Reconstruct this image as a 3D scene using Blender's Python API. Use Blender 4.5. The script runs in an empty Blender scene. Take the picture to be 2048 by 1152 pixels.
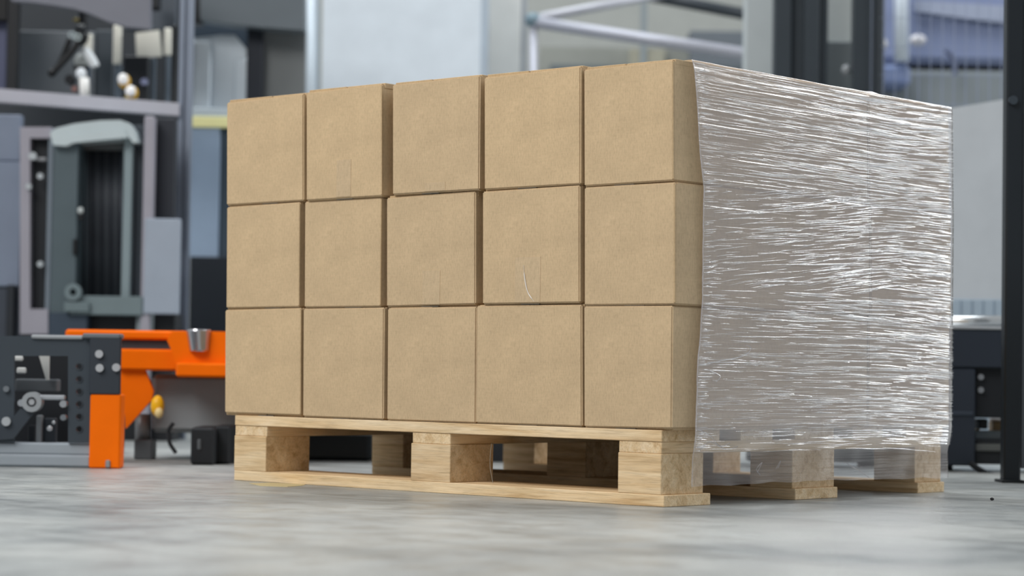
import bpy, bmesh, math, random
from mathutils import Vector, Matrix, noise
random.seed(7)
scene = bpy.context.scene
COL = scene.collection

# ------------------------------------------------------------------ camera
CAM = Vector((3.877, -3.47, .251)); YAW, PITCH, ROLL = map(math.radians, (-41.4, 2.07, .87)); FPX = 4628.14
HF = Vector((math.sin(YAW), math.cos(YAW), 0)); HR = Vector((math.cos(YAW), -math.sin(YAW), 0))
FW = Vector((math.sin(YAW)*math.cos(PITCH), math.cos(YAW)*math.cos(PITCH), math.sin(PITCH)))
UP0 = HR.cross(FW)
RT = math.cos(ROLL)*HR + math.sin(ROLL)*UP0
UP = -math.sin(ROLL)*HR + math.cos(ROLL)*UP0
cd = bpy.data.cameras.new('camera'); cam = bpy.data.objects.new('camera', cd); COL.objects.link(cam)
M = Matrix((RT, UP, -FW)).transposed().to_4x4(); M.translation = CAM
cam.matrix_world = M
cd.sensor_fit = 'HORIZONTAL'; cd.sensor_width = 36; cd.lens = FPX/2048*36
cd.clip_start = .05; cd.clip_end = 200
cd.dof.use_dof = True; cd.dof.focus_distance = 4.6; cd.dof.aperture_fstop = 3.1
scene.camera = cam

# ------------------------------------------------------------------ world, lights, exposure
w = bpy.data.worlds.new('world'); scene.world = w; w.use_nodes = True
w.node_tree.nodes['Background'].inputs[0].default_value = (.93, .97, 1, 1)
w.node_tree.nodes['Background'].inputs[1].default_value = .43
def area(name, loc, target, sx, sy, power, col=(1, 1, 1)):
    l = bpy.data.lights.new(name, 'AREA'); l.shape = 'RECTANGLE'; l.size = sx; l.size_y = sy; l.energy = power; l.color = col
    o = bpy.data.objects.new(name, l); COL.objects.link(o); o.location = loc
    o.rotation_euler = (Vector(target)-Vector(loc)).to_track_quat('-Z', 'Y').to_euler()
    return o
area('ceiling_lamp_front_offscreen', (0.2, -5.5, 6.0), (.5, .3, .3), 5, 3, 485, (1, .98, .95))
area('window_right_offscreen', (4.7, 9.4, 4.3), (1.2, .6, .6), 4.4, 2.3, 460, (.95, .98, 1))
area('ceiling_lamp_rear_offscreen', (-4.0, 3.0, 7.0), (-4.0, 6.0, .0), 8, 3, 600, (.93, .97, 1))
vs = scene.view_settings
vs.view_transform = 'Standard'; vs.look = 'None'; vs.gamma = 1; vs.use_curve_mapping = False; vs.exposure = 0

# ------------------------------------------------------------------ pixel helpers (photo frame 2048 x 1152)
def ray(px, py): return FW + RT*((px-1024)/FPX) - UP*((py-576)/FPX)
def on_y(px, py, Y=0.): d = ray(px, py); return CAM + d*((Y-CAM.y)/d.y)
def on_x(px, py, X=1.2): d = ray(px, py); return CAM + d*((X-CAM.x)/d.x)
def on_z(px, py, Z=0.): d = ray(px, py); return CAM + d*((Z-CAM.z)/d.z)
def at_depth(px, py, D): d = ray(px, py); return CAM + d*(D/d.dot(HF))

# ------------------------------------------------------------------ materials
def lin(c):
    f = lambda v: v/12.92 if v <= .04045 else ((v+.055)/1.055)**2.4
    return tuple(f(v/255) for v in c)+(1,)
def newmat(name):
    m = bpy.data.materials.new(name); m.use_nodes = True; nt = m.node_tree
    return m, nt, nt.nodes, nt.links, nt.nodes['Principled BSDF']
MATS = {}
def paint(c, rough=.5, metal=0., grain=.025):
    key = (tuple(c), rough, metal)
    if key in MATS: return MATS[key]
    m, nt, N, L, b = newmat('finish_%d_%d_%d' % tuple(c))
    tc = N.new('ShaderNodeTexCoord'); no = N.new('ShaderNodeTexNoise'); no.inputs['Scale'].default_value = 9; no.inputs['Detail'].default_value = 4
    L.new(tc.outputs['Object'], no.inputs['Vector'])
    cr = N.new('ShaderNodeValToRGB'); base = lin(c)
    cr.color_ramp.elements[0].position = .3; cr.color_ramp.elements[1].position = .7
    cr.color_ramp.elements[0].color = tuple(v*(1-grain*2) for v in base[:3])+(1,)
    cr.color_ramp.elements[1].color = tuple(min(1, v*(1+grain)) for v in base[:3])+(1,)
    L.new(no.outputs['Fac'], cr.inputs['Fac']); L.new(cr.outputs['Color'], b.inputs['Base Color'])
    b.inputs['Roughness'].default_value = rough; b.inputs['Metallic'].default_value = metal; b.inputs['Specular IOR Level'].default_value = .3 if c[2] > 10 else .12
    MATS[key] = m; return m
def mapping(N, L, scale, out='Object', rot=(0, 0, 0)):
    tc = N.new('ShaderNodeTexCoord'); mp = N.new('ShaderNodeMapping'); mp.inputs['Scale'].default_value = scale; mp.inputs['Rotation'].default_value = rot
    L.new(tc.outputs[out], mp.inputs['Vector']); return mp
def noise_node(N, L, mp, scale, detail=4, rough=.55, dist=0):
    n = N.new('ShaderNodeTexNoise'); n.inputs['Scale'].default_value = scale; n.inputs['Detail'].default_value = detail
    n.inputs['Roughness'].default_value = rough; n.inputs['Distortion'].default_value = dist
    L.new(mp.outputs[0], n.inputs['Vector']); return n
def ramp(N, L, src, stops):
    cr = N.new('ShaderNodeValToRGB'); e = cr.color_ramp.elements
    while len(e) < len(stops): e.new(.5)
    for k, (p, c) in enumerate(stops): e[k].position = p; e[k].color = c
    L.new(src, cr.inputs['Fac']); return cr
def mul(N, L, a, b, fac=1.):
    m = N.new('ShaderNodeMix'); m.data_type = 'RGBA'; m.blend_type = 'MULTIPLY'; m.inputs[0].default_value = fac
    L.new(a, m.inputs[6]); L.new(b, m.inputs[7]); return m.outputs[2]
def bump(N, L, h, strength, dist):
    b = N.new('ShaderNodeBump'); b.inputs['Strength'].default_value = strength; b.inputs['Distance'].default_value = dist
    L.new(h, b.inputs['Height']); return b
def g(v): return (v, v, v, 1)

def make_cardboard(name, c, vary=1):
    m, nt, N, L, b = newmat(name)
    base = lin(c)
    mp = mapping(N, L, (1, 1, 1)); n1 = noise_node(N, L, mp, 13, 5, .6)
    cr = ramp(N, L, n1.outputs['Fac'], [(.3, tuple(v*.91 for v in base[:3])+(1,)), (.7, tuple(v*1.06 for v in base[:3])+(1,))])
    mp2 = mapping(N, L, (300, 300, 90)); n2 = noise_node(N, L, mp2, 1, 3, .7)
    c2 = ramp(N, L, n2.outputs['Fac'], [(.25, g(.82)), (.5, g(1)), (.8, g(1.10))])
    mp3 = mapping(N, L, (40, 40, 260)); n3 = noise_node(N, L, mp3, 1, 2, .6)
    c3 = ramp(N, L, n3.outputs['Fac'], [(.3, g(.965)), (.7, g(1.03))])
    o = mul(N, L, mul(N, L, cr.outputs[0], c2.outputs[0]), c3.outputs[0])
    oi = N.new('ShaderNodeObjectInfo'); c4 = ramp(N, L, oi.outputs['Random'], [(0, (1-.03*vary, 1-.03*vary, 1-.02*vary, 1)), (1, (1+.03*vary, 1+.02*vary, 1, 1))])
    L.new(mul(N, L, o, c4.outputs[0]), b.inputs['Base Color'])
    b.inputs['Roughness'].default_value = .82; b.inputs['Specular IOR Level'].default_value = .25
    bp = bump(N, L, n1.outputs['Fac'], .25, .004)
    bp2 = bump(N, L, n2.outputs['Fac'], .12, .0006); L.new(bp.outputs[0], bp2.inputs['Normal'])
    L.new(bp2.outputs[0], b.inputs['Normal'])
    return m
CARD = make_cardboard('kraft_cardboard', (199, 174, 139))
CARDEDGE = make_cardboard('cardboard_cut_edge', (190, 164, 128))
CARDFLAP = make_cardboard('cardboard_flap', (194, 169, 134))  # flap board, a slightly deeper kraft brown

def make_wood(name, c0, c1, c2):
    m, nt, N, L, b = newmat(name)
    oi = N.new('ShaderNodeObjectInfo')
    tc = N.new('ShaderNodeTexCoord'); mp = N.new('ShaderNodeMapping'); mp.inputs['Scale'].default_value = (2.2, 34, 34)
    sh = N.new('ShaderNodeVectorMath'); sh.operation = 'ADD'; cmb = N.new('ShaderNodeCombineXYZ')
    mm = N.new('ShaderNodeMath'); mm.operation = 'MULTIPLY'; mm.inputs[1].default_value = 37; L.new(oi.outputs['Random'], mm.inputs[0])
    for i in range(3): L.new(mm.outputs[0], cmb.inputs[i])
    L.new(tc.outputs['Object'], sh.inputs[0]); L.new(cmb.outputs[0], sh.inputs[1]); L.new(sh.outputs[0], mp.inputs['Vector'])
    n1 = noise_node(N, L, mp, 1.6, 6, .6, .6)
    cr = ramp(N, L, n1.outputs['Fac'], [(.28, lin(c0)), (.48, lin(c1)), (.72, lin(c2))])
    mp2 = N.new('ShaderNodeMapping'); mp2.inputs['Scale'].default_value = (14, 260, 260); L.new(sh.outputs[0], mp2.inputs['Vector'])
    n2 = noise_node(N, L, mp2, 1, 4, .65, .3)
    f = ramp(N, L, n2.outputs['Fac'], [(.28, g(.74)), (.5, g(1)), (.75, g(1.08))])
    mp3 = N.new('ShaderNodeMapping'); mp3.inputs['Scale'].default_value = (5, 5, 7); L.new(sh.outputs[0], mp3.inputs['Vector'])
    n3 = noise_node(N, L, mp3, 1.3, 3, .5)
    s = ramp(N, L, n3.outputs['Fac'], [(.25, (.87, .85, .81, 1)), (.5, g(1)), (.75, (1.06, 1.05, 1.04, 1))])
    o = mul(N, L, mul(N, L, cr.outputs[0], f.outputs[0]), s.outputs[0])
    r = ramp(N, L, oi.outputs['Random'], [(0, (.93, .92, .92, 1)), (1, (1.05, 1.04, 1.02, 1))])
    L.new(mul(N, L, o, r.outputs[0]), b.inputs['Base Color'])
    b.inputs['Roughness'].default_value = .75; b.inputs['Specular IOR Level'].default_value = .25
    bp = bump(N, L, n2.outputs['Fac'], .5, .002); L.new(bp.outputs[0], b.inputs['Normal'])
    return m
WOOD = make_wood('pine_wood', (194, 160, 116), (223, 196, 156), (238, 217, 184))
WOODB = make_wood('rough_block_wood', (182, 150, 108), (215, 187, 147), (232, 210, 175))

def make_floor():
    m, nt, N, L, b = newmat('worn_concrete')
    mp = mapping(N, L, (1, 1, 1)); n1 = noise_node(N, L, mp, 1.7, 7, .62, .5)
    cr = ramp(N, L, n1.outputs['Fac'], [(.30, lin((106, 112, 115))), (.45, lin((150, 154, 154))), (.60, lin((170, 173, 171))), (.78, lin((186, 188, 186)))])
    n2 = noise_node(N, L, mp, 11, 6, .65, .2); f = ramp(N, L, n2.outputs['Fac'], [(.3, g(.80)), (.52, g(1)), (.75, g(1.06))])
    n3 = noise_node(N, L, mp, 90, 3, .6); f2 = ramp(N, L, n3.outputs['Fac'], [(.3, g(.93)), (.6, g(1.02))])
    mp4 = mapping(N, L, (.55, 2.6, 1), rot=(0, 0, math.radians(-40))); n4 = noise_node(N, L, mp4, 2.2, 5, .6, .8)
    f4 = ramp(N, L, n4.outputs['Fac'], [(.33, g(.70)), (.48, g(1)), (.7, g(1.05))])
    o = mul(N, L, mul(N, L, mul(N, L, cr.outputs[0], f.outputs[0]), f2.outputs[0]), f4.outputs[0])
    L.new(o, b.inputs['Base Color'])
    rr = ramp(N, L, n2.outputs['Fac'], [(.3, g(.30)), (.7, g(.48))]); L.new(rr.outputs[0], b.inputs['Roughness'])
    b.inputs['Specular IOR Level'].default_value = .45
    bp = bump(N, L, n3.outputs['Fac'], .15, .002); L.new(bp.outputs[0], b.inputs['Normal'])
    return m
FLOOR = make_floor()

def make_film(name, haze, gloss, streak):
    """clear stretch film: mostly transparent, a little milky, glossy where it wrinkles"""
    m = bpy.data.materials.new(name); m.use_nodes = True; nt = m.node_tree; N, L = nt.nodes, nt.links
    for n in list(N): N.remove(n)
    out = N.new('ShaderNodeOutputMaterial')
    mp = mapping(N, L, (1, 3, 330)); n1 = noise_node(N, L, mp, 1, 4, .6, .25)
    mp2 = mapping(N, L, (1, 1.1, 60)); n2 = noise_node(N, L, mp2, 1, 3, .5, .3)
    ad = N.new('ShaderNodeMath'); ad.operation = 'ADD'; L.new(n1.outputs['Fac'], ad.inputs[0]); L.new(n2.outputs['Fac'], ad.inputs[1])
    bp = bump(N, L, ad.outputs[0], .8, .00030)
    tr = N.new('ShaderNodeBsdfTransparent'); tr.inputs[0].default_value = (.93, .935, .95, 1)
    df = N.new('ShaderNodeBsdfDiffuse'); df.inputs[0].default_value = (.86, .80, .82, 1); L.new(bp.outputs[0], df.inputs['Normal'])
    gl = N.new('ShaderNodeBsdfGlossy'); gl.inputs['Roughness'].default_value = .11; gl.inputs[0].default_value = (1, 1, 1, 1); L.new(bp.outputs[0], gl.inputs['Normal'])
    # thickness of the stretched film varies in horizontal bands
    th = ramp(N, L, n1.outputs['Fac'], [(.35, g(haze*.75)), (.58, g(haze)), (.72, g(haze+streak))])
    # fewer layers of film below the boxes than around them
    tc = N.new('ShaderNodeTexCoord'); sx = N.new('ShaderNodeSeparateXYZ'); L.new(tc.outputs['Object'], sx.inputs[0])
    mr = N.new('ShaderNodeMapRange'); mr.inputs[1].default_value = .095; mr.inputs[2].default_value = .15; mr.inputs[3].default_value = .4; mr.inputs[4].default_value = 1
    L.new(sx.outputs['Z'], mr.inputs[0])
    lm = N.new('ShaderNodeMath'); lm.operation = 'MULTIPLY'; L.new(th.outputs[0], lm.inputs[0]); L.new(mr.outputs[0], lm.inputs[1])
    m1 = N.new('ShaderNodeMixShader'); L.new(lm.outputs[0], m1.inputs[0]); L.new(tr.outputs[0], m1.inputs[1]); L.new(df.outputs[0], m1.inputs[2])
    lw = N.new('ShaderNodeLayerWeight'); lw.inputs['Blend'].default_value = .5; L.new(bp.outputs[0], lw.inputs['Normal'])
    pw = N.new('ShaderNodeMath'); pw.operation = 'POWER'; pw.inputs[1].default_value = 3; L.new(lw.outputs['Facing'], pw.inputs[0])
    mx = N.new('ShaderNodeMath'); mx.operation = 'MULTIPLY_ADD'; mx.inputs[1].default_value = .9*gloss; mx.inputs[2].default_value = .05*gloss; mx.use_clamp = True; L.new(pw.outputs[0], mx.inputs[0])
    gm = N.new('ShaderNodeMath'); gm.operation = 'MULTIPLY'; L.new(mx.outputs[0], gm.inputs[0]); L.new(mr.outputs[0], gm.inputs[1])
    m2 = N.new('ShaderNodeMixShader'); L.new(gm.outputs[0], m2.inputs[0]); L.new(m1.outputs[0], m2.inputs[1]); L.new(gl.outputs[0], m2.inputs[2])
    L.new(m2.outputs[0], out.inputs['Surface'])
    return m
FILM = make_film('stretch_film', .22, 1.7, .09)
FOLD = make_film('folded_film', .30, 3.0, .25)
TAPE = make_cardboard('tape_over_kraft', (197, 173, 140), 0); TAPE.node_tree.nodes['Principled BSDF'].inputs['Roughness'].default_value = .4

# ------------------------------------------------------------------ mesh helpers
def link(name, bm, mat, parent=None, smooth=False):
    me = bpy.data.meshes.new(name)
    bmesh.ops.recalc_face_normals(bm, faces=bm.faces)
    bm.to_mesh(me); bm.free()
    if smooth:
        for p in me.polygons: p.use_smooth = True
    o = bpy.data.objects.new(name, me); COL.objects.link(o)
    if mat: me.materials.append(mat)
    if parent: o.parent = parent
    return o
def tag(o, label=None, cat=None, group=None, kind=None):
    if label: o['label'] = label
    if cat: o['category'] = cat
    if group: o['group'] = group
    if kind: o['kind'] = kind
    return o
def thing(name, label, cat, loc=(0, 0, 0), rotz=0, group=None):
    o = bpy.data.objects.new(name, None); COL.objects.link(o); o.location = loc; o.rotation_euler = (0, 0, rotz)
    return tag(o, label, cat, group)
def hexa(bm, v):      # v: 8 points, bottom ring then top ring
    vs_ = [bm.verts.new(p) for p in v]
    for q in ((0, 3, 2, 1), (4, 5, 6, 7), (0, 1, 5, 4), (1, 2, 6, 5), (2, 3, 7, 6), (3, 0, 4, 7)):
        bm.faces.new([vs_[i] for i in q])
    return vs_
def box_bm(a, b, bev=0., seg=1):
    bm = bmesh.new()
    (x0, y0, z0), (x1, y1, z1) = a, b
    hexa(bm, [(x0, y0, z0), (x1, y0, z0), (x1, y1, z0), (x0, y1, z0), (x0, y0, z1), (x1, y0, z1), (x1, y1, z1), (x0, y1, z1)])
    if bev: bmesh.ops.bevel(bm, geom=bm.edges[:], offset=bev, segments=seg, affect='EDGES', clamp_overlap=True)
    return bm
def prism_bm(pts, v0, v1, bev=0.):      # pts: (u, z) outline, extruded in v
    bm = bmesh.new()
    a = [bm.verts.new((u, v0, z)) for u, z in pts]; b = [bm.verts.new((u, v1, z)) for u, z in pts]
    bm.faces.new(a); bm.faces.new(b[::-1])
    n = len(pts)
    for i in range(n): bm.faces.new((a[i], a[(i+1) % n], b[(i+1) % n], b[i]))
    if bev: bmesh.ops.bevel(bm, geom=[e for e in bm.edges if abs(e.verts[0].co.y-e.verts[1].co.y) < 1e-6 and e.verts[0].co.y == v0], offset=bev, segments=2, affect='EDGES')
    return bm
def tube_bm(path, r, n=10):
    bm = bmesh.new(); rings = []
    P = [Vector(p) for p in path]
    for i, p in enumerate(P):
        t = (P[min(i+1, len(P)-1)]-P[max(i-1, 0)]).normalized()
        a = t.cross(Vector((0, 0, 1))) if abs(t.z) < .95 else t.cross(Vector((0, 1, 0)))
        a.normalize(); b = t.cross(a)
        rr = r[i] if isinstance(r, (list, tuple)) else r
        rings.append([bm.verts.new(p + (a*math.cos(k*2*math.pi/n)+b*math.sin(k*2*math.pi/n))*rr) for k in range(n)])
    for A, B in zip(rings, rings[1:]):
        for k in range(n): bm.faces.new((A[k], A[(k+1) % n], B[(k+1) % n], B[k]))
    bm.faces.new(rings[0][::-1]); bm.faces.new(rings[-1])
    return bm
def curve_pts(pts, n=6):
    P = [Vector(p) for p in pts]; out = []
    for i in range(len(P)-1):
        p0, p1, p2, p3 = P[max(i-1, 0)], P[i], P[i+1], P[min(i+2, len(P)-1)]
        for k in range(n):
            t = k/n
            out.append(.5*((2*p1)+(p2-p0)*t+(2*p0-5*p1+4*p2-p3)*t*t+(3*p1-p0-3*p2+p3)*t**3))
    return out+[P[-1]]
def disc_bm(c, r, v0, v1, n=20, bev=0.):
    pts = [(c[0]+r*math.cos(k*2*math.pi/n), c[1]+r*math.sin(k*2*math.pi/n)) for k in range(n)]
    return prism_bm(pts, v0, v1, bev)
def ball_bm(c, r, sub=2):
    bm = bmesh.new(); bmesh.ops.create_icosphere(bm, subdivisions=sub, radius=1)
    for v in bm.verts: v.co = Vector((c[0]+v.co.x*r[0], c[1]+v.co.y*r[1], c[2]+v.co.z*r[2]))
    return bm
def ring_bm(c, r0, r1, v0, v1, n=24):
    bm = bmesh.new(); q = []
    for k in range(n):
        a = k*2*math.pi/n; ca, sa = math.cos(a), math.sin(a)
        q.append([bm.verts.new((c[0]+r*ca, v, c[1]+r*sa)) for r, v in ((r0, v0), (r1, v0), (r1, v1), (r0, v1))])
    for k in range(n):
        A, B = q[k], q[(k+1) % n]
        for i in range(4): bm.faces.new((A[i], A[(i+1) % 4], B[(i+1) % 4], B[i]))
    return bm

# ------------------------------------------------------------------ the hall
def slab_struct(name, a, b, mat):
    return tag(link(name, box_bm(a, b), mat), kind='structure')
slab_struct('floor', (-32, -12, -.2), (22, 34, 0), FLOOR)
wallc = CAM + HF*15.5
wb = slab_struct('wall_back', (-16, 0, 0), (16, .3, 9), paint((150, 152, 148), .8))
wb.location = (wallc.x, wallc.y, 0); wb.rotation_euler = (0, 0, -YAW)

# ------------------------------------------------------------------ pallet
pallet = thing('wooden_pallet', 'pale pine four-way pallet carrying the stacked cardboard boxes', 'pallet')
PW, PD = 1.2, 1.012
def board(name, x0, x1, y0, y1, z0, z1, mat=WOOD, along='x', chamfer=0., parent=pallet):
    """one plank, origin at its own middle, grain along local x"""
    cx, cy, cz = (x0+x1)/2, (y0+y1)/2, (z0+z1)/2
    lx, ly, lz = (x1-x0)/2, (y1-y0)/2, (z1-z0)/2
    if along == 'y': lx, ly = ly, lx
    bm = bmesh.new(); n = max(2, int(lx/.04)); rings = []
    for i in range(n+1):
        x = -lx+2*lx*i/n
        j = lambda s: noise.noise(Vector((x*9+cx*5, s*3.1+cy*7, cz*11)))*.0008
        e = chamfer if i in (0, n) and chamfer else 0
        rings.append([bm.verts.new((x, -ly+e+j(1), -lz+j(2)*.5)), bm.verts.new((x, ly-e+j(3), -lz+j(4)*.5)), bm.verts.new((x, ly-e+j(5), lz+j(6)*.5)), bm.verts.new((x, -ly+e+j(7), lz+j(8)*.5))])
        if e: pass
    for A, B in zip(rings, rings[1:]):
        for k in range(4): bm.faces.new((A[k], A[(k+1) % 4], B[(k+1) % 4], B[k]))
    bm.faces.new(rings[0]); bm.faces.new(rings[-1][::-1])
    bmesh.ops.bevel(bm, geom=bm.edges[:], offset=.0012, segments=1, affect='EDGES', clamp_overlap=True)
    o = link(name, bm, mat, parent); o.location = (cx, cy, cz)
    if along == 'y': o.rotation_euler = (0, 0, math.pi/2)
    return o
ybl = [(0, .134), (.434, .588), (.902, PD)]
for k, (y0, y1) in enumerate(ybl):
    board('bottom_board', 0.002, PW+.008, y0-.001, y1+(.012 if k == 0 else .0), 0, .0225)
    for x0, x1 in ((0, .1035), (.5455, .656), (1.095, 1.1995)):
        board('block', x0, x1, y0, y1-.001, .0225, .1, WOODB)
for x0, x1 in ((0, .1035), (.5475, .654), (1.0955, 1.1985)):
    board('stringer_board', x0, x1, 0.002, PD-.002, .1, .1225, WOOD, 'y')
for y0, y1 in ((0, .185), (.255, .364), (.442, .584), (.654, .772), (.865, PD+.004)):
    board('deck_board', 0, PW, y0, y1, .1225, .1445)
# a loose plastic thread hanging inside the pallet opening
P0, P1, P2 = on_y(983, 887, .02), on_y(980, 930, .02), on_y(986, 966, .02)
tag(link('plastic_thread', tube_bm(curve_pts([P0, P1, P2]), .0006, 6), paint((150, 142, 128), .5)), 'thin pale plastic thread hanging inside the pallet opening', 'thread')

# ------------------------------------------------------------------ boxes
Q = {(2, 0): [(453, 206), (606.7, 187.5), (606.7, 400), (452.5, 410.5)], (2, 1): [(612, 186), (763.6, 168), (763.6, 391), (612, 402)],
     (2, 2): [(784.4, 170), (959.4, 151), (958, 378), (784.4, 390)], (2, 3): [(967.8, 155.5), (1161, 133), (1160.5, 367), (968, 380)],
     (2, 4): [(1167, 140), (1346, 120), (1346.7, 360), (1167.8, 373)],
     (1, 0): [(453, 415), (599.7, 404.7), (598.3, 612.8), (451.7, 617)], (1, 1): [(609, 404), (763, 395), (760.8, 612), (608, 615)],
     (1, 2): [(772.5, 396.5), (950.4, 383), (950.4, 607), (772.5, 613)], (1, 3): [(964.4, 384), (1159, 371), (1159, 604), (964.4, 607.3)],
     (1, 4): [(1168, 375.6), (1349.7, 365), (1349.5, 608), (1168, 611)],
     (0, 0): [(449.7, 620.5), (602, 616.4), (601, 829.4), (449, 824.4)], (0, 1): [(606, 618), (767.8, 615.5), (766, 838), (605, 831.7)],
     (0, 2): [(774.7, 617), (952.5, 614), (951, 846), (773, 840)], (0, 3): [(953, 612), (1163, 610), (1163.6, 851.7), (951.4, 844.6)],
     (0, 4): [(1167, 613), (1345, 612), (1343, 856), (1167.6, 853.8)]}
YOFF = {(2, 1): -.006, (1, 3): -.003, (2, 3): -.004, (1, 2): .004, (0, 2): .002}
RY = on_x(1901, 600, 1.224).y
ROWN = ['bottom', 'middle', 'top']
COLN = ['at the unwrapped end of the row', 'second from the unwrapped end', 'in the middle column', 'second from the film-wrapped side', 'on the film-wrapped corner']
EXTRA = {(2, 1): 'standing proud beside the widest gap', (1, 3): 'with a white scratch over clear tape', (0, 3): 'widest of the front row',
         (2, 2): 'with a clear tape patch at its foot'}
SEAM_Y = .677
def carton(front, y0, y1, label, group, tape=(), groove=False, rowz=None):
    """front: TL, TR, BR, BL on the front plane; a body shell with flaps above and below, tape on the front"""
    lift, drop = Vector((0, 0, .0008)), Vector((0, 0, -.0013))
    TL, TR, BR, BL = front[0]+lift, front[1]+lift, front[2]+drop, front[3]+drop
    zlo, zhi = rowz
    for p in (BL, BR): p.z = max(p.z, zlo+.0012)
    cx = (BL.x+BR.x)/2; z0, z1 = rowz
    root = thing('cardboard_box', label, 'box', (cx, y0, z0), 0, group)
    o = Vector((cx, 0, z0))
    body_in = lambda p: p-o
    bm = bmesh.new()
    zt, zb = z1-.0022, z0+.0022
    def pt(p, y): q = p-o; return (q.x, y-y0, q.z)
    jit = lambda: random.uniform(-.002, .002)
    bx0, bx1 = jit(), jit()
    yb = y1
    TLb, TRb, BRb, BLb = [Vector((p.x+(bx0 if k in (0, 3) else bx1)*0, 0, p.z)) for k, p in enumerate((TL, TR, BR, BL))]
    hexa(bm, [pt(BL, y0), pt(BR, y0), pt(BRb, yb), pt(BLb, yb), pt(TL, y0), pt(TR, y0), pt(TRb, yb), pt(TLb, yb)])
    bmesh.ops.bevel(bm, geom=bm.edges[:], offset=.0026, segments=3, affect='EDGES', clamp_overlap=True)
    body = link('body', bm, CARD, root)
    # flaps, set back a little from the faces, reaching the box above and below
    xa, xb = min(TL.x, BL.x)-cx, max(TR.x, BR.x)-cx
    ztop = min(TL.z, TR.z)-z0; zbot = max(BL.z, BR.z)-z0
    split = random.uniform(-.02, .03)
    for side, (u0, u1) in enumerate(((xa+.004, split-.0012), (split+.0012, xb-.004))):
        d = .0062 if side == 0 else .0085
        link('top_flap', box_bm((u0, d, ztop-.006), (u1, yb-y0-.004, z1-z0), .0008), CARDFLAP if side else CARDEDGE, root)
        link('bottom_flap', box_bm((u0, d+.001, 0), (u1, yb-y0-.004, zbot+.006), .0008), CARDEDGE, root)
    # packing tape over the flap joint, wrapped down over the front edge
    for (px0, px1, py0, py1) in tape:
        a, b = on_y(px0, py1, y0-.0009), on_y(px1, py0, y0-.0009)
        link('tape', box_bm((a.x-cx, -.0008, max(a.z-z0, .001)), (b.x-cx, .0006, b.z-z0), .0002), TAPE, root)
    link('tape', box_bm((split-.024, .0050, -.0001), (split+.024, .05, .0016)), paint((150, 144, 134), .35), root)
    if groove:
        a, b = pt(TR, y0), pt(BR, y0)
        bm = bmesh.new()
        hexa(bm, [(b[0]-.0016, -.0012, b[2]+.004), (b[0]+.0006, -.0004, b[2]+.004), (b[0]+.0006, .004, b[2]+.004), (b[0]-.0016, .004, b[2]+.004),
                  (a[0]-.0016, -.0012, a[2]-.004), (a[0]+.0006, -.0004, a[2]-.004), (a[0]+.0006, .004, a[2]-.004), (a[0]-.0016, .004, a[2]-.004)])
        link('corner_joint', bm, CARDEDGE, root)
    return root
# level of each seam between the layers
TOPZ = max(on_y(*Q[(2, c)][1], YOFF.get((2, c), 0)).z for c in range(5))
def level(c, r):      # resting height below layer r in column c
    if r == 0: return .1445
    lo = [on_y(*p, YOFF.get((r-1, c), 0)).z for p in Q[(r-1, c)][:2]]; hi = [on_y(*p, YOFF.get((r, c), 0)).z for p in Q[(r, c)][2:]]
    return (max(lo)+min(hi))/2
TAPES = {(2, 1): [(672, 702, 318, 394)], (2, 2): [(849, 890, 363, 383)], (1, 2): [(844, 880, 540, 609)], (1, 3): [(1029, 1081, 513, 605)]}
corner = {}
for (r, c), q in Q.items():
    y0 = YOFF.get((r, c), 0.)
    pts = [on_y(px, py, y0) for px, py in q]
    z0 = level(c, r); z1 = level(c, r+1) if r < 2 else max(pts[0].z, pts[1].z)+.003
    lab = 'bare brown cardboard box in the %s layer, %s' % (ROWN[r], COLN[c])
    if (r, c) in EXTRA: lab = 'brown cardboard box in the %s layer, %s' % (ROWN[r], EXTRA[(r, c)])
    carton(pts, y0, SEAM_Y-.0025, lab, 'cardboard boxes stacked on the pallet', TAPES.get((r, c), ()), (r, c) in ((2, 1), (2, 4), (1, 0), (1, 1), (1, 4), (0, 0)), (z0, z1))
    corner[(r, c)] = (pts, z0, z1)
# white scratch on the tape of a middle-layer box: a sliver of torn film
sp = [on_y(x, y, YOFF[(1, 3)]-.002) for x, y in ((1047, 530), (1050, 560), (1056, 585), (1068, 603))]
tag(link('torn_tape_sliver', tube_bm(curve_pts(sp), [.0003]*4+[.0012]*6+[.0010]*6+[.0003]*3, 6), paint((226, 220, 212), .3)), 'curved white sliver of torn tape on a middle-layer box', 'tape scrap')
# second rank of boxes, seen through the film on the short side
for r in range(3):
    pts, z0, z1 = corner[(r, 4)]
    for c in range(5):
        p, a, b = corner[(r, c)]
        if c < 4:
            carton(p, SEAM_Y-.0022, RY, 'rear-rank cardboard box in the %s layer, %s' % (ROWN[r], COLN[c]), 'hidden boxes of the rear rank', (), False, (a, b)); continue
        carton(p, SEAM_Y+.0025, RY, 'brown cardboard box behind film, %s layer, shorter and farther from the bare corner' % ROWN[r], 'boxes of the rear rank behind the film', (), False, (a, b))

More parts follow.
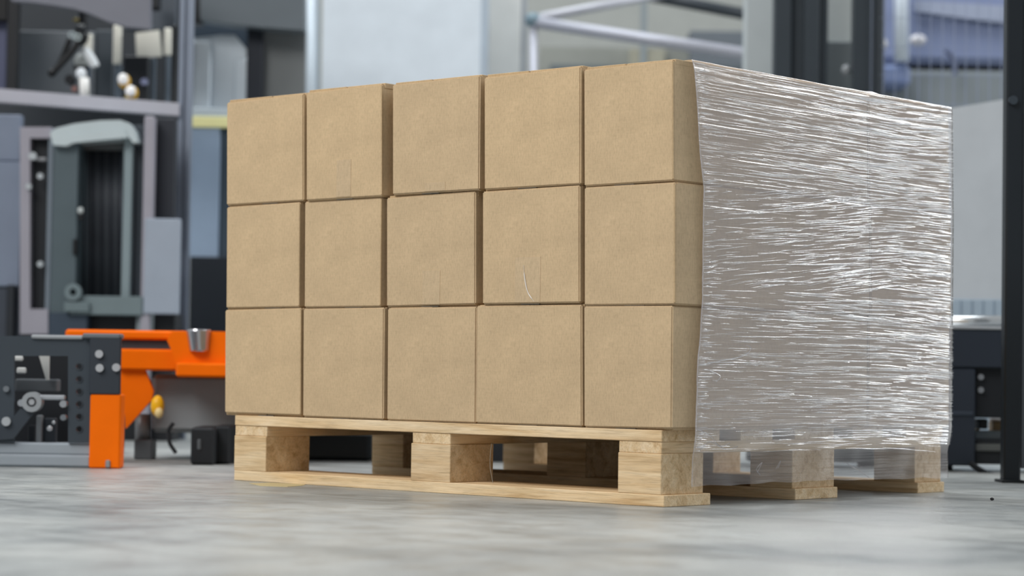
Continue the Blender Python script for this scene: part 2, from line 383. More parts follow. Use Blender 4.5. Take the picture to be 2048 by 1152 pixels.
# ------------------------------------------------------------------ stretch film on the short side
film = thing('stretch_film', 'clear wrinkled stretch film wrapped over the short side of the stacked boxes', 'plastic film', (1.2, .5, 0))
FX = 1.2275
def base_x(z): return 1.2300 if z < .60 else 1.2300-.0045*(z-.60)/.25
edge_px = [(1386, 119), (1390, 140), (1394, 190), (1396, 240), (1398, 300), (1402, 345), (1405, 372), (1404, 430), (1403, 520), (1402, 600), (1400, 622), (1399, 660), (1393, 715), (1391, 780), (1389, 850), (1390, 900), (1389, 972)]
edge = sorted([(p.z, p.y) for p in (on_x(x, y, FX) for x, y in edge_px)])
def edge_y(z):
    if z <= edge[0][0]: return edge[0][1]
    for (za, ya), (zb, yb) in zip(edge, edge[1:]):
        if z <= zb: return ya+(yb-ya)*(z-za)/(zb-za)
    return edge[-1][1]
ztop0 = on_x(1386, 119, FX).z; zs = on_x(1735, 181, FX).z; ze = on_x(1903, 219, FX).z
zb0 = on_x(1390, 974, FX).z; zbm = on_x(1580, 964, FX).z; zb1 = on_x(1890, 956, FX).z
ZBT = corner[(2, 4)][2]
def top_z(y): return ZBT+.0022+.0025*math.exp(-((y-SEAM_Y)/.02)**2)+.0012*noise.noise(Vector((y*9, 4, 0)))
def bot_z(y): return (zb0+(zbm-zb0)*y/.45 if y < .45 else zbm+(zb1-zbm)*(y-.45)/.55)+.004*noise.noise(Vector((y*14, 2, 0)))
YB = RY+.0025
def film_x(y, z):
    a = .55*noise.noise(Vector((y*2.6, z*44, 1.3)))+.55*noise.noise(Vector((y*4.5, z*130, 7.7)))+.42*noise.noise(Vector((y*6, z*300, 3.1)))
    hang = 0
    if z < .148: hang = -.009*min(1, (.148-z)/.055)**1.5   # below the boxes it falls back towards the pallet
    return base_x(z) + .00062*a + hang + (.0035*min(1, (.15-z)/.05)**2*noise.noise(Vector((y*11, z*13, 5))) if z < .15 else 0)
bm = bmesh.new(); NU, NV = 150, 900; grid = []
YEND = YB+.05
for i in range(NU+1):
    col = []
    s = i/NU
    for j in range(NV+9):
        ylin = .05+s*(YEND-.05)
        yy = min(ylin, YB)
        zt, zbm_ = top_z(yy), bot_z(yy)
        z = zbm_+(zt-zbm_)*min(j, NV)/NV
        e = edge_y(z)
        yl = e+(YEND-e)*s
        y = min(yl, YB)
        x = film_x(yl, z)
        if yl > YB: x -= (yl-YB); x += 0
        if j > NV:      # folded over the top edge
            k = j-NV; x -= k*.004+.001; z += .0004*noise.noise(Vector((yl*30, k, 0)))
        col.append(bm.verts.new((x-1.2, y-.5, z)))
    grid.append(col)
for A, B in zip(grid, grid[1:]):
    for j in range(len(A)-1): bm.faces.new((A[j], B[j], B[j+1], A[j+1]))
fs = link('film_sheet', bm, FILM, film, True)
# gathered folds of film: thin horizontal slivers standing a little off the sheet
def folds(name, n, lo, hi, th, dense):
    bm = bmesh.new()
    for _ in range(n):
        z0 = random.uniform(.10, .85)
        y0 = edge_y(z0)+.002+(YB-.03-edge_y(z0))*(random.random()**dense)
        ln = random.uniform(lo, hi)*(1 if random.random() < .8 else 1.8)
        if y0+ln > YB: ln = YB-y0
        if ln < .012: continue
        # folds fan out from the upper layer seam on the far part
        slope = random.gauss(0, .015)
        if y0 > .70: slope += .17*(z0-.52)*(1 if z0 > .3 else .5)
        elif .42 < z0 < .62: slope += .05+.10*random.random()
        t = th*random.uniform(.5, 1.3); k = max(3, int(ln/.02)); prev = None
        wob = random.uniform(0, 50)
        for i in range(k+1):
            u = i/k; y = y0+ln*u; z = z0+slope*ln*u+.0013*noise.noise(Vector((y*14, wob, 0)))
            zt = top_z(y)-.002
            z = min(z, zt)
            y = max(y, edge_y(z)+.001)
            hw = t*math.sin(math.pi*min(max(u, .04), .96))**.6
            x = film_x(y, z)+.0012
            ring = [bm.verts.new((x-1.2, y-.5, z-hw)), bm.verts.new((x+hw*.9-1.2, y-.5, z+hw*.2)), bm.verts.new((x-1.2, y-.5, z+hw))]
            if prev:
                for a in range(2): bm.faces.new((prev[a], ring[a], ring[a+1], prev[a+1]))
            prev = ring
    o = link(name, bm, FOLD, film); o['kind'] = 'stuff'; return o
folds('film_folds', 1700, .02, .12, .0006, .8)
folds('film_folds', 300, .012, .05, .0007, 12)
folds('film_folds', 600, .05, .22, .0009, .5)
# rolled cut edge of the film
ep = [Vector((film_x(edge_y(z), z)-1.2+.001, edge_y(z)-.5, z)) for z in [zb0+(ztop0-zb0)*k/70 for k in range(71)]]
link('cut_edge', tube_bm([p+Vector((0, .0015*noise.noise(p*40), 0)) for p in ep], [.0011+.0009*abs(noise.noise(p*55)) for p in ep], 6), FOLD, film, True)
# crumpled bits low on the film
for pth in ([(1515, 945), (1524, 925), (1513, 938), (1521, 950)], [(1552, 938), (1561, 922), (1556, 936)], [(1395, 858), (1420, 872), (1440, 892), (1460, 886)],
            [(1399, 902), (1420, 884), (1450, 898), (1475, 893)], [(1690, 925), (1712, 938), (1738, 955)], 
            [(1400, 730), (1440, 722), (1485, 712), (1502, 697), (1492, 690)], [(1420, 742), (1440, 752), (1432, 764)]):
    P = [on_x(x, y, FX-(.008 if y > 860 else -.002)) for x, y in pth]
    link('crease', tube_bm([p-Vector((1.2, .5, 0)) for p in curve_pts(P, 5)], .0011, 5), FOLD, film)

# ------------------------------------------------------------------ floor marks
def blob(name, pix, mat, z=.0008):
    P = [on_z(x, y) for x, y in pix]; cx = sum(p.x for p in P)/len(P); cy = sum(p.y for p in P)/len(P)
    bm = bmesh.new(); a = [bm.verts.new((p.x-cx, p.y-cy, 0)) for p in P]; b = [bm.verts.new((p.x-cx, p.y-cy, z)) for p in P]
    bm.faces.new(a[::-1]); bm.faces.new(b)
    for i in range(len(a)): bm.faces.new((a[i], a[(i+1) % len(a)], b[(i+1) % len(b)], b[i]))
    o = link(name, bm, mat); o.location = (cx, cy, 0); return o
tag(blob('paint_mark', [(498, 967), (540, 966), (612, 969), (604, 972), (575, 974), (545, 973), (520, 972)], paint((200, 184, 140), .6)), 'worn yellow floor paint mark beside the pallet', 'floor mark')
p = on_z(1984, 1001)
o = tag(link('pebble', ball_bm((0, 0, .003), (.005, .004, .0035), 1), paint((40, 40, 42), .7)), 'tiny dark pebble on the concrete floor', 'pebble'); o.location = p

# ------------------------------------------------------------------ background machinery: a frame of its own, local x right, y away, z up
class Stage:
    def __init__(s, name, label, cat, px, D, group=None):
        a = at_depth(px, 700, D); s.loc = Vector((a.x, a.y, 0)); s.D = D
        s.root = thing(name, label, cat, s.loc, -YAW, group)
    def L(s, px, py, dd=0.):
        p = at_depth(px, py, s.D+dd)-s.loc; return Vector((p.dot(HR), p.dot(HF), p.z))
    def k(s, dd=0.): return (s.D+dd)/FPX
    def slab(s, name, x0, x1, y0, y1, c, dd=0., th=.05, bev=.003, rough=.5, metal=0., ground=False, par=None):
        xm, ym = (x0+x1)/2, (max(y0, 0)+min(y1, 1000))/2
        a, b = s.L(x0, ym, dd), s.L(x1, ym, dd); t, d = s.L(xm, y0, dd), s.L(xm, y1, dd)
        z0 = 0 if ground else max(d.z, 0)
        return link(name, box_bm((a.x, dd, z0), (b.x, dd+th, t.z), bev), paint(c, rough, metal), par or s.root)
    def poly(s, name, pts, c, dd=0., th=.05, rough=.5, metal=0., bev=0., par=None):
        q = [s.L(x, y, dd) for x, y in pts]
        return link(name, prism_bm([(p.x, max(p.z, 0)) for p in q], dd, dd+th, bev), paint(c, rough, metal), par or s.root)
    def disc(s, name, px, py, r, c, dd=0., th=.02, rough=.3, metal=.0, bev=.2, par=None):
        q = s.L(px, py, dd); R = r*s.k(dd)
        return link(name, disc_bm((q.x, q.z), R, dd, dd+th, 20, R*bev), paint(c, rough, metal), par or s.root)
    def tube(s, name, pts, r, c, dd=0., rough=.4, metal=0., n=12, par=None):
        q = [s.L(*(p if len(p) == 3 else (p[0], p[1], dd))) for p in pts]
        if len(q) > 2: q = curve_pts(q)
        return link(name, tube_bm(q, r*s.k(dd), n), paint(c, rough, metal), par or s.root, True)
    def ball(s, name, px, py, rx, ry, c, dd=0., rough=.3, metal=0., par=None):
        q = s.L(px, py, dd); kk = s.k(dd)
        return link(name, ball_bm(q, (rx*kk, rx*kk, ry*kk)), paint(c, rough, metal), par or s.root, True)
    def ring(s, name, px, py, r0, r1, c, dd=0., th=.02, rough=.35, metal=.6, par=None):
        q = s.L(px, py, dd); kk = s.k(dd)
        return link(name, ring_bm((q.x, q.z), r0*kk, r1*kk, dd, dd+th), paint(c, rough, metal), par or s.root)
ORANGE = (250, 112, 0); SLATE = (58, 66, 74); ALU = (158, 166, 174); BLACK = (26, 28, 32)

# -- dark conveyor drive with orange foot
s = Stage('conveyor_drive', 'dark grey conveyor drive frame standing on an orange foot post', 'machine', 100, 5.66)
plate = s.poly('side_plate', [(-90, 672), (240, 672), (240, 788), (182, 788), (182, 886), (136, 886), (136, 712), (28, 712), (28, 886), (-90, 886)], SLATE, 0, .012)
br = s.slab('bracket_plate', 178, 241, 672, 789, (50, 56, 64), -.014, .014)
s.slab('top_lip', 165, 240, 667, 677, (104, 110, 116), -.016, .06)
s.slab('top_strip', 62, 166, 670, 678, (176, 180, 184), -.008, .02, rough=.3, metal=.5)
foot = s.slab('foot_post', 179, 241, 788, 935, ORANGE, -.012, .06, .004, .45, ground=True)
s.slab('anchor_bolt', 210, 220, 920, 936, (170, 170, 172), -.018, .01, rough=.3, metal=.7, par=foot)
s.slab('base_rail', -90, 182, 908, 936, (160, 168, 176), 0, .09, .006, .35, .3, ground=True)
s.slab('upper_rail', -90, 182, 885, 909, (160, 168, 176), .008, .07, .004, .35, .3)
for x, y in ((198, 708), (199, 736), (232, 735)): s.disc('bolt', x, y, 8, (196, 198, 202), -.022, .012, .3, .6, par=br)
cut_bm = bmesh.new()
for k in range(6):
    q = s.L(158, 733+25*k); R_ = 6*s.k(); t = disc_bm((q.x, q.z), R_, -.05, .05, 16)
    bmesh.ops.recalc_face_normals(t, faces=t.faces); me_ = bpy.data.meshes.new('t'); t.to_mesh(me_); t.free(); cut_bm.from_mesh(me_); bpy.data.meshes.remove(me_)
    s.ring('hole_rim', 158, 733+25*k, 6, 7.5, SLATE, -.002, .004, .5, 0, par=plate)
cutter = link('hole_cutter', cut_bm, None, s.root)
md = plate.modifiers.new('holes', 'BOOLEAN'); md.operation = 'DIFFERENCE'; md.solver = 'EXACT'; md.object = cutter
bpy.context.view_layer.update()
drilled = bpy.data.meshes.new_from_object(plate.evaluated_get(bpy.context.evaluated_depsgraph_get()))
plate.modifiers.clear(); plate.data = drilled; bpy.data.objects.remove(cutter)
s.disc('bolt', 12, 843, 9, (190, 194, 198), -.014, .014, .3, .6, par=plate)
s.disc('bolt', 12, 778, 6, (110, 116, 122), -.008, .01, .4, par=plate)
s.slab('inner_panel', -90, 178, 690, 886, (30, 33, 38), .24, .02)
s.slab('cross_bar', 30, 114, 758, 783, (92, 97, 102), .10, .05)
s.slab('label_plate', 28, 46, 712, 722, (205, 207, 206), .12, .006); s.slab('label_plate', 33, 52, 735, 747, (196, 198, 198), .12, .006)
s.poly('blade', [(78, 712), (98, 712), (97, 760), (92, 760)], (196, 198, 196), .08, .01)
s.ring('roller_ring', 63, 804, 10, 20, (170, 174, 178), -.02, .03); s.disc('roller_hub', 63, 804, 6, (190, 192, 196), -.015, .03, .3, .6)
s.disc('pin', 42, 806, 7, (168, 172, 178), -.012, .03, .3, .6)
s.slab('linkage_bar', 78, 130, 790, 800, (176, 180, 186), -.005, .012, rough=.3, metal=.4)
s.disc('bolt', 126, 808, 7, (168, 172, 178), -.01, .02, .3, .6); s.disc('bolt', 126, 835, 6, (128, 134, 140), -.01, .02, .3, .6)
s.poly('lever_arm', [(45, 812), (68, 824), (26, 878), (-60, 884), (-60, 862), (6, 858)], (54, 61, 69), -.006, .014)
s.slab('support_rod', 72, 84, 830, 887, (134, 138, 142), .05, .02, rough=.35, metal=.4)
s.ball('knob', 99, 857, 6, 6, (190, 192, 196), .03, .25, .5); s.ball('knob', 107, 845, 4, 4, (180, 184, 188), .03, .25, .5)
s.slab('gusset', 88, 112, 836, 886, (46, 51, 58), .06, .02); s.slab('gusset', 55, 70, 850, 886, (40, 44, 50), .08, .02)

# -- orange transfer conveyor behind it
s = Stage('transfer_conveyor', 'orange transfer conveyor with a chrome sensor box behind the dark drive frame', 'machine', 340, 6.1)
s.slab('top_rail', 130, 640, 662, 681, ORANGE, .06, .35, .006, .4)
s.slab('slot_rail', 240, 350, 680, 700, (74, 80, 86), .08, .06, .003, .35, .3)
s.slab('side_beam', 236, 356, 698, 741, ORANGE, .05, .12, .006, .4)
hd = s.poly('hood', [(334, 681), (343, 663), (640, 663), (640, 730), (352, 730), (344, 703)], ORANGE, -.02, .3, .38, bev=.004)
s.slab('hood_lip', 351, 640, 727, 756, ORANGE, -.05, .3, .006, .38)
a, b = s.L(397, 659, -.02), s.L(399, 703, -.02)
link('sensor_box', tube_bm([(b.x, b.y, b.z), (b.x, b.y, b.z+.003), (a.x, a.y, a.z-.003), (a.x, a.y, a.z)], [.024, .026, .0325, .031], 24), paint((190, 192, 198), .2, .9), hd)
s.poly('gusset_plate', [(238, 740), (290, 740), (307, 782), (303, 800), (252, 857), (238, 850)], ORANGE, .07, .02)
s.slab('gear_housing', 302, 760, 752, 868, (138, 144, 148), .14, .3, .012, .5)
ys = s.ball('sensor_cap', 315, 812, 14, 22, (246, 184, 30), -.01, .35); s.ball('sensor_lens', 318, 826, 9, 11, (236, 210, 150), -.03, .3, par=ys)
s.tube('leg', [(285, 828), (285, 884)], 15, (128, 132, 136), .16, .4, .3)
s.slab('leg_foot', 268, 304, 880, 918, (84, 88, 92), .12, .08, ground=True)
s.tube('cable', [(347, 846), (337, 862), (339, 885), (352, 906)], 4, (44, 46, 50), 0, .6)
s.tube('cable', [(243, 800), (247, 850), (243, 930)], 3.5, (60, 62, 66), -.3, .5)
bf = s.slab('black_foot', 381, 428, 855, 930, (30, 33, 37), -.16, .2, .006, ground=True); s.slab('black_foot', 426, 460, 852, 930, (30, 33, 37), -.10, .16, .006, ground=True)
s.slab('foot_insert', 394, 402, 878, 900, (90, 94, 98), -.165, .01, par=bf)
s.slab('underframe', 520, 742, 846, 927, (30, 34, 38), .25, .3, .01); s.slab('underframe_foot', 560, 690, 910, 925, (30, 34, 38), .28, .2, .004, ground=True)

# -- dark conveyor bed added behind the load to darken the pallet openings
s = Stage('added_conveyor_bed', 'low dark conveyor bed added behind the load to darken the pallet openings', 'conveyor', 1200, 6.45)
s.slab('side_plate', 778, 1064, 690, 938, (34, 38, 44), .0, .1); s.slab('side_plate', 1102, 1470, 690, 938, (34, 38, 44), .0, .1); s.slab('side_plate', 1500, 1760, 690, 925, (34, 38, 44), .0, .1)
s.slab('top_plate', 778, 1760, 676, 692, (70, 76, 82), -.005, .3)
for x in (800, 1010, 1200, 1400, 1560, 1720): s.slab('foot', x, x+34, 920, 945, (28, 31, 35), .02, .06, ground=True)

# -- machine cabinet with shelf
s = Stage('machine_cabinet', 'open machine cabinet with an aluminium corner post and a pale shelf rail', 'machine', 190, 8.0)
po = s.slab('corner_post', 351, 378, -90, 900, (132, 141, 156), .014, .036, .001, .35, .4, ground=True)
for x0, x1 in ((351, 361), (368, 378)): s.slab('post_lip', x0, x1, -90, 900, (132, 141, 156), 0, .016, .001, .35, .4, ground=True, par=po)
s.poly('shelf_rail', [(-90, 170), (358, 206), (358, 231), (-90, 197)], (178, 178, 188), -.02, .06, .4)
s.slab('back_panel', -160, 352, -120, 900, (50, 55, 61), 1.0, .03, ground=True)
s.slab('inner_panel', 20, 188, 62, 200, (100, 106, 112), .6, .02); s.slab('inner_panel', 190, 226, 60, 215, (62, 70, 78), .62, .02)
s.poly('curved_hood', [(22, -90), (22, 1), (60, 4), (100, 9), (150, 17), (185, 29), (215, 42), (250, 53), (300, 58), (300, -90)], (118, 120, 130), .05, .05, .45)
s.slab('rear_hood', 250, 352, -90, 60, (74, 81, 90), .64, .05); s.slab('cable_gland', 296, 314, -20, 14, (26, 28, 32), .45, .1)
s.slab('black_post', 13, 34, -20, 182, BLACK, .3, .05); s.slab('screen_strip', -90, 12, 40, 178, (82, 86, 112), .35, .02)
s.slab('top_block', -90, 15, -90, 40, (14, 15, 18), .3, .1)
for x0, x1, y0, y1 in ((226, 242, 50, 128), (168, 184, 68, 110)): s.slab('window_panel', x0, x1, y0, y1, (242, 241, 230), .5, .02)  # windows of the wall behind, their brightness put into a cream colour
s.poly('window_panel', [(271, 66), (318, 60), (323, 112), (273, 116)], (242, 241, 230), .5, .02); s.slab('window_panel', 328, 342, 56, 110, (242, 241, 230), .5, .02)
for x0, x1, y0 in ((295, 310, 116), (331, 343, 114), (229, 242, 128)): s.slab('guide_strip', x0, x1, y0, 208, (124, 138, 152), .52, .02)
vb = s.slab('valve_block', 246, 296, 112, 204, (30, 34, 40), .42, .1); s.disc('gauge', 288, 163, 7, (160, 166, 200), .40, .02, .2, .3, par=vb)
s.slab('black_strip', 342, 352, 50, 212, (24, 27, 31), .3, .05)

# -- gripper and fittings standing on the shelf
s = Stage('robot_gripper', 'black and white gripper arm hanging above the cabinet shelf', 'gripper', 150, 8.05)
s.tube('arm', [(168, 70), (140, 108), (104, 147)], 7, (22, 24, 27), .12, .4); s.tube('arm', [(140, 78), (128, 108), (117, 132)], 6, (22, 24, 27), .14, .4)
s.ball('wrist', 163, 70, 15, 24, (28, 32, 36), .15); s.ball('arm_tip', 104, 146, 9, 9, (20, 21, 24), .12)
s.ball('body', 168, 122, 20, 18, (190, 196, 196), .2); s.tube('hose_arm', [(168, 100), (182, 118), (190, 134)], 10, (214, 220, 224), .16, .25)
s.ball('body_cap', 162, 147, 11, 12, (224, 230, 236), .1, .15); s.slab('clamp', 146, 176, 130, 138, (20, 22, 25), .1, .05)
s.slab('stem', 174, 178, 130, 192, (70, 82, 96), .12, .03); s.disc('pulley', 139, 159, 10, (20, 22, 26), .1, .03)
s.tube('nozzle', [(168, 156), (170, 200)], 10, (240, 240, 238), .08, .12); s.ball('red_button', 149, 178, 6, 7, (150, 110, 104), .12)
s.ring('ring', 144, 69, 4, 7, (170, 182, 186), .1); s.ring('ring', 155, 74, 4, 7, (176, 188, 190), .1)
s.slab('yellow_tag', 146, 162, 36, 42, (150, 130, 40), .2, .02)
s.slab('hanger', 158, 170, -40, 60, (26, 28, 32), .16, .05)
s = Stage('hose_fitting', 'pair of polished white caps with yellow collars on the cabinet shelf', 'fitting', 255, 8.05)
for x, y in ((247, 160), (262, 184)):
    cpt = s.ball('collar', x+2, y+3, 13, 15, (214, 168, 40), .06, .3); s.ball('cap', x-1, y-2, 11, 12, (250, 250, 250), .015, .08, par=cpt)
s.slab('stem', 250, 262, 188, 212, (180, 170, 120), .05, .04)

# -- cooling unit below the shelf
s = Stage('cooling_unit', 'grey cooling unit with upright dark tubes under a rounded pale hood', 'machine', 190, 7.75)
fr_ = s.poly('side_frame', [(40, 254), (102, 254), (102, 276), (60, 276), (60, 618), (96, 618), (96, 668), (40, 668)], (150, 148, 158), 0, .06)
s.slab('frame_strip', 93, 103, 274, 628, (110, 120, 130), .005, .05); s.slab('slot_panel', 59, 95, 274, 620, (28, 31, 36), .04, .02)
for x, y, r in ((65, 312, 8), (57, 373, 6), (80, 352, 6), (80, 528, 6)): s.disc('bolt', x, y, r, (186, 192, 196), -.014, .016, .3, .5, par=fr_)
s.slab('pin', 70, 92, 315, 321, (150, 152, 156), .0, .02, par=fr_)
s.slab('side_housing', 101, 154, 282, 640, (80, 93, 99), .01, .25)
s.slab('tube_back', 150, 250, 275, 596, (34, 37, 42), .2, .02)
for k in range(10): s.tube('tube', [(158+9.2*k, 286), (158+9.2*k, 594)], 3.6, (58, 62, 70) if k % 2 else (76, 81, 88), .12, .4, .2, 8)
s.slab('tube_header', 158, 248, 280, 300, (92, 96, 98), .10, .05)
s.poly('hood', [(100, 266), (112, 256), (150, 247), (200, 241), (240, 240), (258, 246), (270, 262), (277, 284), (266, 286), (258, 274), (242, 277), (150, 284), (132, 292), (106, 290)], (184, 196, 200), -.02, .3, .35, bev=.006)
s.poly('hood_band', [(138, 270), (200, 262), (250, 259), (254, 275), (200, 280), (142, 286)], (184, 196, 200), -.026, .02)
s.slab('right_rail', 245, 263, 272, 602, (130, 145, 150), .02, .06); s.slab('dark_rail', 263, 284, 250, 602, (52, 60, 68), .06, .05)
s.slab('base_plate', 140, 285, 592, 630, (112, 126, 130), -.01, .2)
s.ring('clamp_ring', 146, 584, 7, 17, (124, 138, 142), -.03, .03); s.slab('clamp_block', 128, 178, 604, 624, (104, 118, 122), -.03, .04)
s.ball('handle_knob', 161, 421, 6, 7, (190, 196, 196), -.03, .25); s.slab('latch', 145, 153, 478, 510, (22, 24, 27), -.01, .03); s.slab('handle_bar', 156, 166, 418, 440, (28, 30, 34), -.01, .02)
s.slab('post', 282, 301, 232, 900, (156, 154, 164), .0, .06, ground=True)
s.slab('dark_panel', 300, 350, 236, 438, (42, 46, 54), .08, .02); s.slab('light_panel', 288, 359, 437, 628, (154, 164, 178), -.01, .03)
s.slab('plinth', 94, 172, 626, 900, (54, 66, 80), .0, .3, ground=True); s.slab('plinth', 171, 348, 626, 900, (30, 32, 36), .06, .15, ground=True)
s.slab('plinth_post', 272, 304, 627, 690, (128, 138, 142), .02, .04)
s.slab('side_panel', -120, 41, 322, 572, (118, 128, 146), .05, .05); s.slab('side_panel', -120, 41, 228, 321, (118, 128, 146), .07, .05)
s.slab('side_base', -120, 41, 572, 900, (60, 66, 76), .06, .2, ground=True); s.slab('side_post', 12, 28, 570, 680, (34, 38, 44), .03, .04)

# -- press enclosure with the polished tank
s = Stage('press_enclosure', 'blue-grey press enclosure with a pale tank housing over a yellow strip', 'machine', 480, 9.0)
tank = s.poly('tank_housing', [(372, 78), (440, 70), (470, 70), (488, 92), (496, 120), (500, 234), (372, 234)], (196, 206, 214), .12, .12, .35, .2, .004)
s.slab('tank_front', 372, 421, 82, 234, (196, 206, 214), .09, .04, .006, .35, .2, par=tank); s.slab('tank_edge', 468, 500, 118, 234, (196, 206, 214), .11, .03, .004, .35, .2, par=tank)
s.slab('yellow_strip', 376, 490, 233, 255, (255, 249, 184), -.01, .05)
s.slab('tank_ledge', 376, 500, 216, 234, (196, 208, 216), -.005, .3)
s.slab('blue_panel', 376, 438, 254, 516, (156, 176, 200), .0, .04); s.slab('panel_edge', 437, 500, 254, 516, (66, 80, 92), .02, .04)
s.slab('dark_base', 376, 640, 515, 900, (34, 40, 48), -.01, .5, ground=True)
s.poly('hood', [(400, -90), (400, 38), (440, 44), (520, 54), (608, 60), (608, -90)], (98, 106, 112), .0, .12); s.slab('hood_end', 380, 402, -90, 46, (30, 32, 36), .02, .1)
s.slab('rear_panel', 376, 500, 30, 240, (48, 62, 76), .6, .03)
s.slab('dark_column', 490, 522, 54, 516, (28, 34, 44), .1, .1); s.slab('grey_panel', 520, 608, 58, 516, (106, 110, 111), .15, .04)

# -- white cabinet and its column
s = Stage('white_cabinet', 'tall white panelled cabinet with rounded grey corner post', 'cabinet', 820, 10.0)
s.tube('corner_post', [(622, -120), (622, 860)], 17, (164, 174, 182), .05, .4, .2, 16)
s.slab('white_panel', 638, 956, -120, 880, (214, 223, 231), .02, .6, ground=True); s.slab('panel_edge', 955, 969, -120, 880, (172, 184, 196), .03, .5, ground=True)
s = Stage('pale_column', 'off-white building column beside the white cabinet', 'column', 1002, 10.75)
s.slab('shaft', 968, 1036, -120, 880, (210, 211, 208), .0, .4, .006, .7, ground=True); s.slab('edge_trim', 1035, 1048, -120, 880, (158, 163, 168), .02, .3, ground=True)

# -- tubular frame
s = Stage('tube_frame', 'grey tubular guard frame with a round corner joint beside the pale column', 'frame', 1066, 10.2)
s.ball('corner_joint', 1066, 40, 17, 16, (112, 132, 142), .0, .4)
s.tube('tube', [(1066, 38, 0.), (1360, -18, .3)], 9, (176, 178, 186), 0, .4, .2)
s.tube('tube', [(1066, 44, 0.), (1520, 112, -.3)], 12, (170, 172, 182), 0, .4, .2)
s.tube('tube', [(1067, 45), (1067, 868)], 8, (182, 184, 194), 0, .4, .2)
s.tube('dark_tube', [(1270, -14), (1520, 34)], 12, (54, 60, 66), .3, .5)
s = Stage('storage_rack', 'dim grey storage rack behind the tubular frame', 'rack', 1270, 13.0)
s.slab('rack_panel', 1075, 1480, 95, 700, (128, 130, 124), .1, .5, ground=True)
s.slab('rack_shelf', 1100, 1480, 132, 150, (80, 88, 92), 0, .5); s.slab('crate', 1380, 1500, 62, 134, (92, 98, 104), 0, .4); s.slab('crate', 1260, 1330, 98, 134, (140, 138, 124), 0, .4)
s.slab('upright', 1278, 1290, -60, 700, (120, 128, 132), -.02, .05, ground=True)

# -- posts in the middle right
s = Stage('white_post', 'pale grey square post beside the dark door frame', 'post', 1515, 9.0)
s.slab('shaft', 1487, 1546, -120, 900, (176, 183, 185), .0, .12, .004, .5, ground=True)
s = Stage('dark_door_frame', 'dark grey upright door frame with a pale window pane', 'door frame', 1650, 8.6)
for x0, x1, dd in ((1545, 1580, 0), (1579, 1606, .03), (1605, 1636, -.015), (1635, 1652, .02), (1704, 1735, .02), (1734, 1766, 0)):
    s.slab('upright', x0, x1, -120, 900, (54, 61, 67), dd, .08, .004, .5, ground=True)
s.slab('pane', 1650, 1706, -120, 84, (214, 219, 217), .3, .02); s.slab('lower_panel', 1650, 1706, 83, 900, (120, 127, 130), .25, .04, ground=True)
s.ball('door_knob', 1692, 140, 9, 11, (150, 154, 158), .1)

# -- wire mesh fence and what stands behind it
s = Stage('mesh_fence', 'fine grey wire mesh fence panel beside the black post', 'fence', 1890, 8.0)
bm = bmesh.new()
a, b = s.L(1740, 400), s.L(2120, 400); zt = s.L(1890, -120).z
def wire(p, q, r):
    t = tube_bm([p, q], r, 4); me = bpy.data.meshes.new('t'); t.to_mesh(me); t.free(); bm.from_mesh(me); bpy.data.meshes.remove(me)
x = a.x
while x < b.x: wire((x, 0, .1), (x, 0, zt), .0014); x += .041
z = .1
while z < zt: wire((a.x, .004, z), (b.x, .004, z), .0010); z += .1
tag(link('wire_mesh', bm, paint((128, 138, 162), .5), s.root), kind='stuff')
s.slab('bottom_rail', 1740, 2120, 840, 870, (40, 46, 52), -.01, .03)
s.slab('fence_post', 1741, 1757, -120, 870, (44, 50, 56), -.015, .04, ground=True)
s = Stage('blue_robot_cell', 'hazy blue robot cell with a pale pole behind the wire mesh fence', 'machine', 1890, 10.4)
s.slab('blue_housing', 1750, 2150, -140, 128, (124, 135, 166), .3, .5, .03); s.slab('blue_box', 1755, 1822, 128, 172, (104, 118, 152), .1, .3, .02)
s.slab('grey_base', 1740, 2150, 140, 900, (122, 129, 133), .30, .4, .02, ground=True)
s.tube('pale_pole', [(1803, -120), (1803, 122)], 15, (196, 206, 216), .1, .35)
s.ball('bokeh_blob', 1765, 88, 10, 12, (190, 190, 192), .0); s.ball('bokeh_blob', 1836, 80, 17, 12, (190, 190, 196), .0)  # pale balls painted as blurred highlights
s.poly('cross_beam', [(1830, 0), (2150, 20), (2150, 60), (1960, 40), (1830, 22)], (150, 158, 178), .25, .04)
s.tube('hose', [(1890, 100), (1906, 116), (1910, 150)], 5, (84, 92, 116), .2)

s = Stage('partition_panel', 'plain light grey partition panel behind the right-hand conveyor', 'panel', 1960, 7.4)
s.poly('panel', [(1690, 252), (2012, 198), (2160, 172), (2160, 600), (1690, 600)], (196, 202, 208), .0, .04, .6)
s.slab('lower_panel', 1690, 2160, 598, 900, (166, 182, 196), -.01, .06, ground=True)
for k in range(6): s.slab('rib', 1899+22*k, 1902+22*k, 600, 632, (140, 156, 172), -.014, .01)

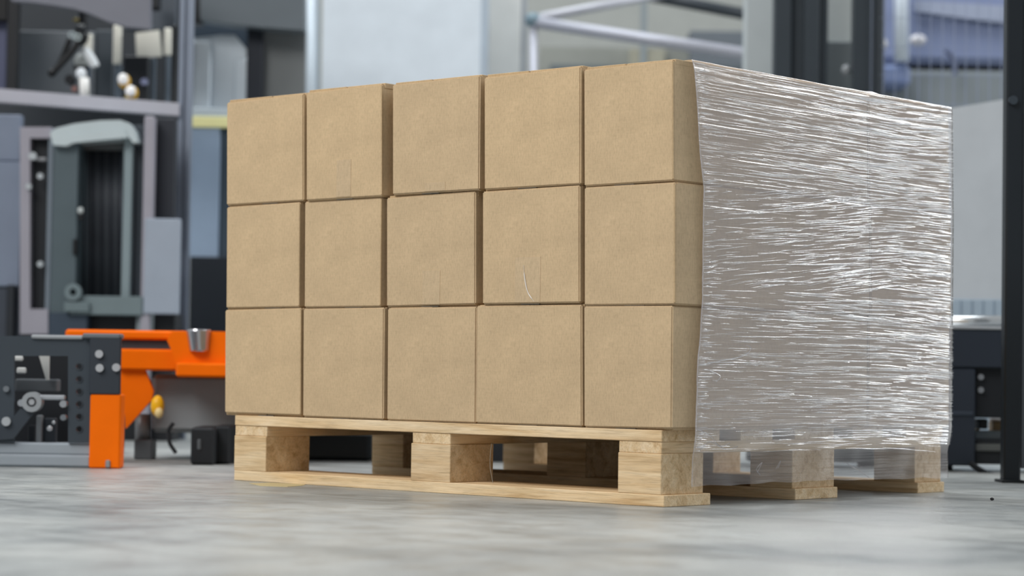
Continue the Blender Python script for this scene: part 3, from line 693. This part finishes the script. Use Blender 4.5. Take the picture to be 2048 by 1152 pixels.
# -- conveyor on the right
s = Stage('roller_conveyor', 'dark conveyor section with a polished steel roller behind the wrapped side', 'machine', 1960, 6.25)
s.tube('roller', [(1800, 643), (2150, 643)], 12, (206, 210, 212), .05, .18, .85, 20)
s.slab('silver_lip', 1800, 2150, 653, 659, (196, 200, 204), -.005, .1, .002, .25, .6)
s.slab('side_plate', 1800, 2150, 658, 736, (40, 47, 58), .0, .2, .004)
lp = s.slab('leg_panel', 1800, 1951, 735, 931, (42, 49, 60), .005, .2, .004); s.slab('panel_fold', 1903, 1948, 822, 832, (56, 64, 76), .0, .01, par=lp)
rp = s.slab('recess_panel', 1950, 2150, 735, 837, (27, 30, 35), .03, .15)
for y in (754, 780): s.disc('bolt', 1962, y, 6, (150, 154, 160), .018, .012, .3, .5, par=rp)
s.slab('tray', 1950, 2150, 862, 881, (150, 162, 170), .12, .02); s.slab('parcel', 1986, 2008, 843, 863, (150, 124, 88), .14, .06); s.slab('black_motor', 1958, 1976, 838, 858, (22, 24, 27), .08, .06)
s.slab('parcel', 1953, 1960, 838, 862, (176, 140, 92), .14, .05); s.slab('bright_plate', 1980, 2008, 836, 846, (206, 204, 206), .18, .02)
s.slab('lower_rail', 1950, 2150, 880, 930, (34, 37, 41), .03, .12); s.slab('rail_strip', 1950, 2150, 889, 904, (92, 95, 94), .02, .02)
s.slab('foot', 1880, 1906, 928, 950, (40, 44, 50), .05, .06, ground=True)
s.tube('cable', [(1940, 926), (1960, 940), (1985, 951), (2030, 956)], 6, (26, 28, 32), -.05, .5)

s = Stage('black_post', 'black steel guard post beside the roller conveyor', 'post', 2028, 5.63)
sh = s.slab('shaft', 2011, 2045, -120, 966, (30, 36, 42), .0, .045, .004, .4, ground=True)
s.disc('bolt', 2027, 200, 9, (64, 72, 80), -.012, .014, .35, .4, par=sh)
s.slab('side_panel', 2044, 2200, -120, 938, (104, 107, 111), .03, .02)
s.slab('base_plate', 2004, 2052, 961, 967, (28, 32, 36), -.02, .09, .001, ground=True)
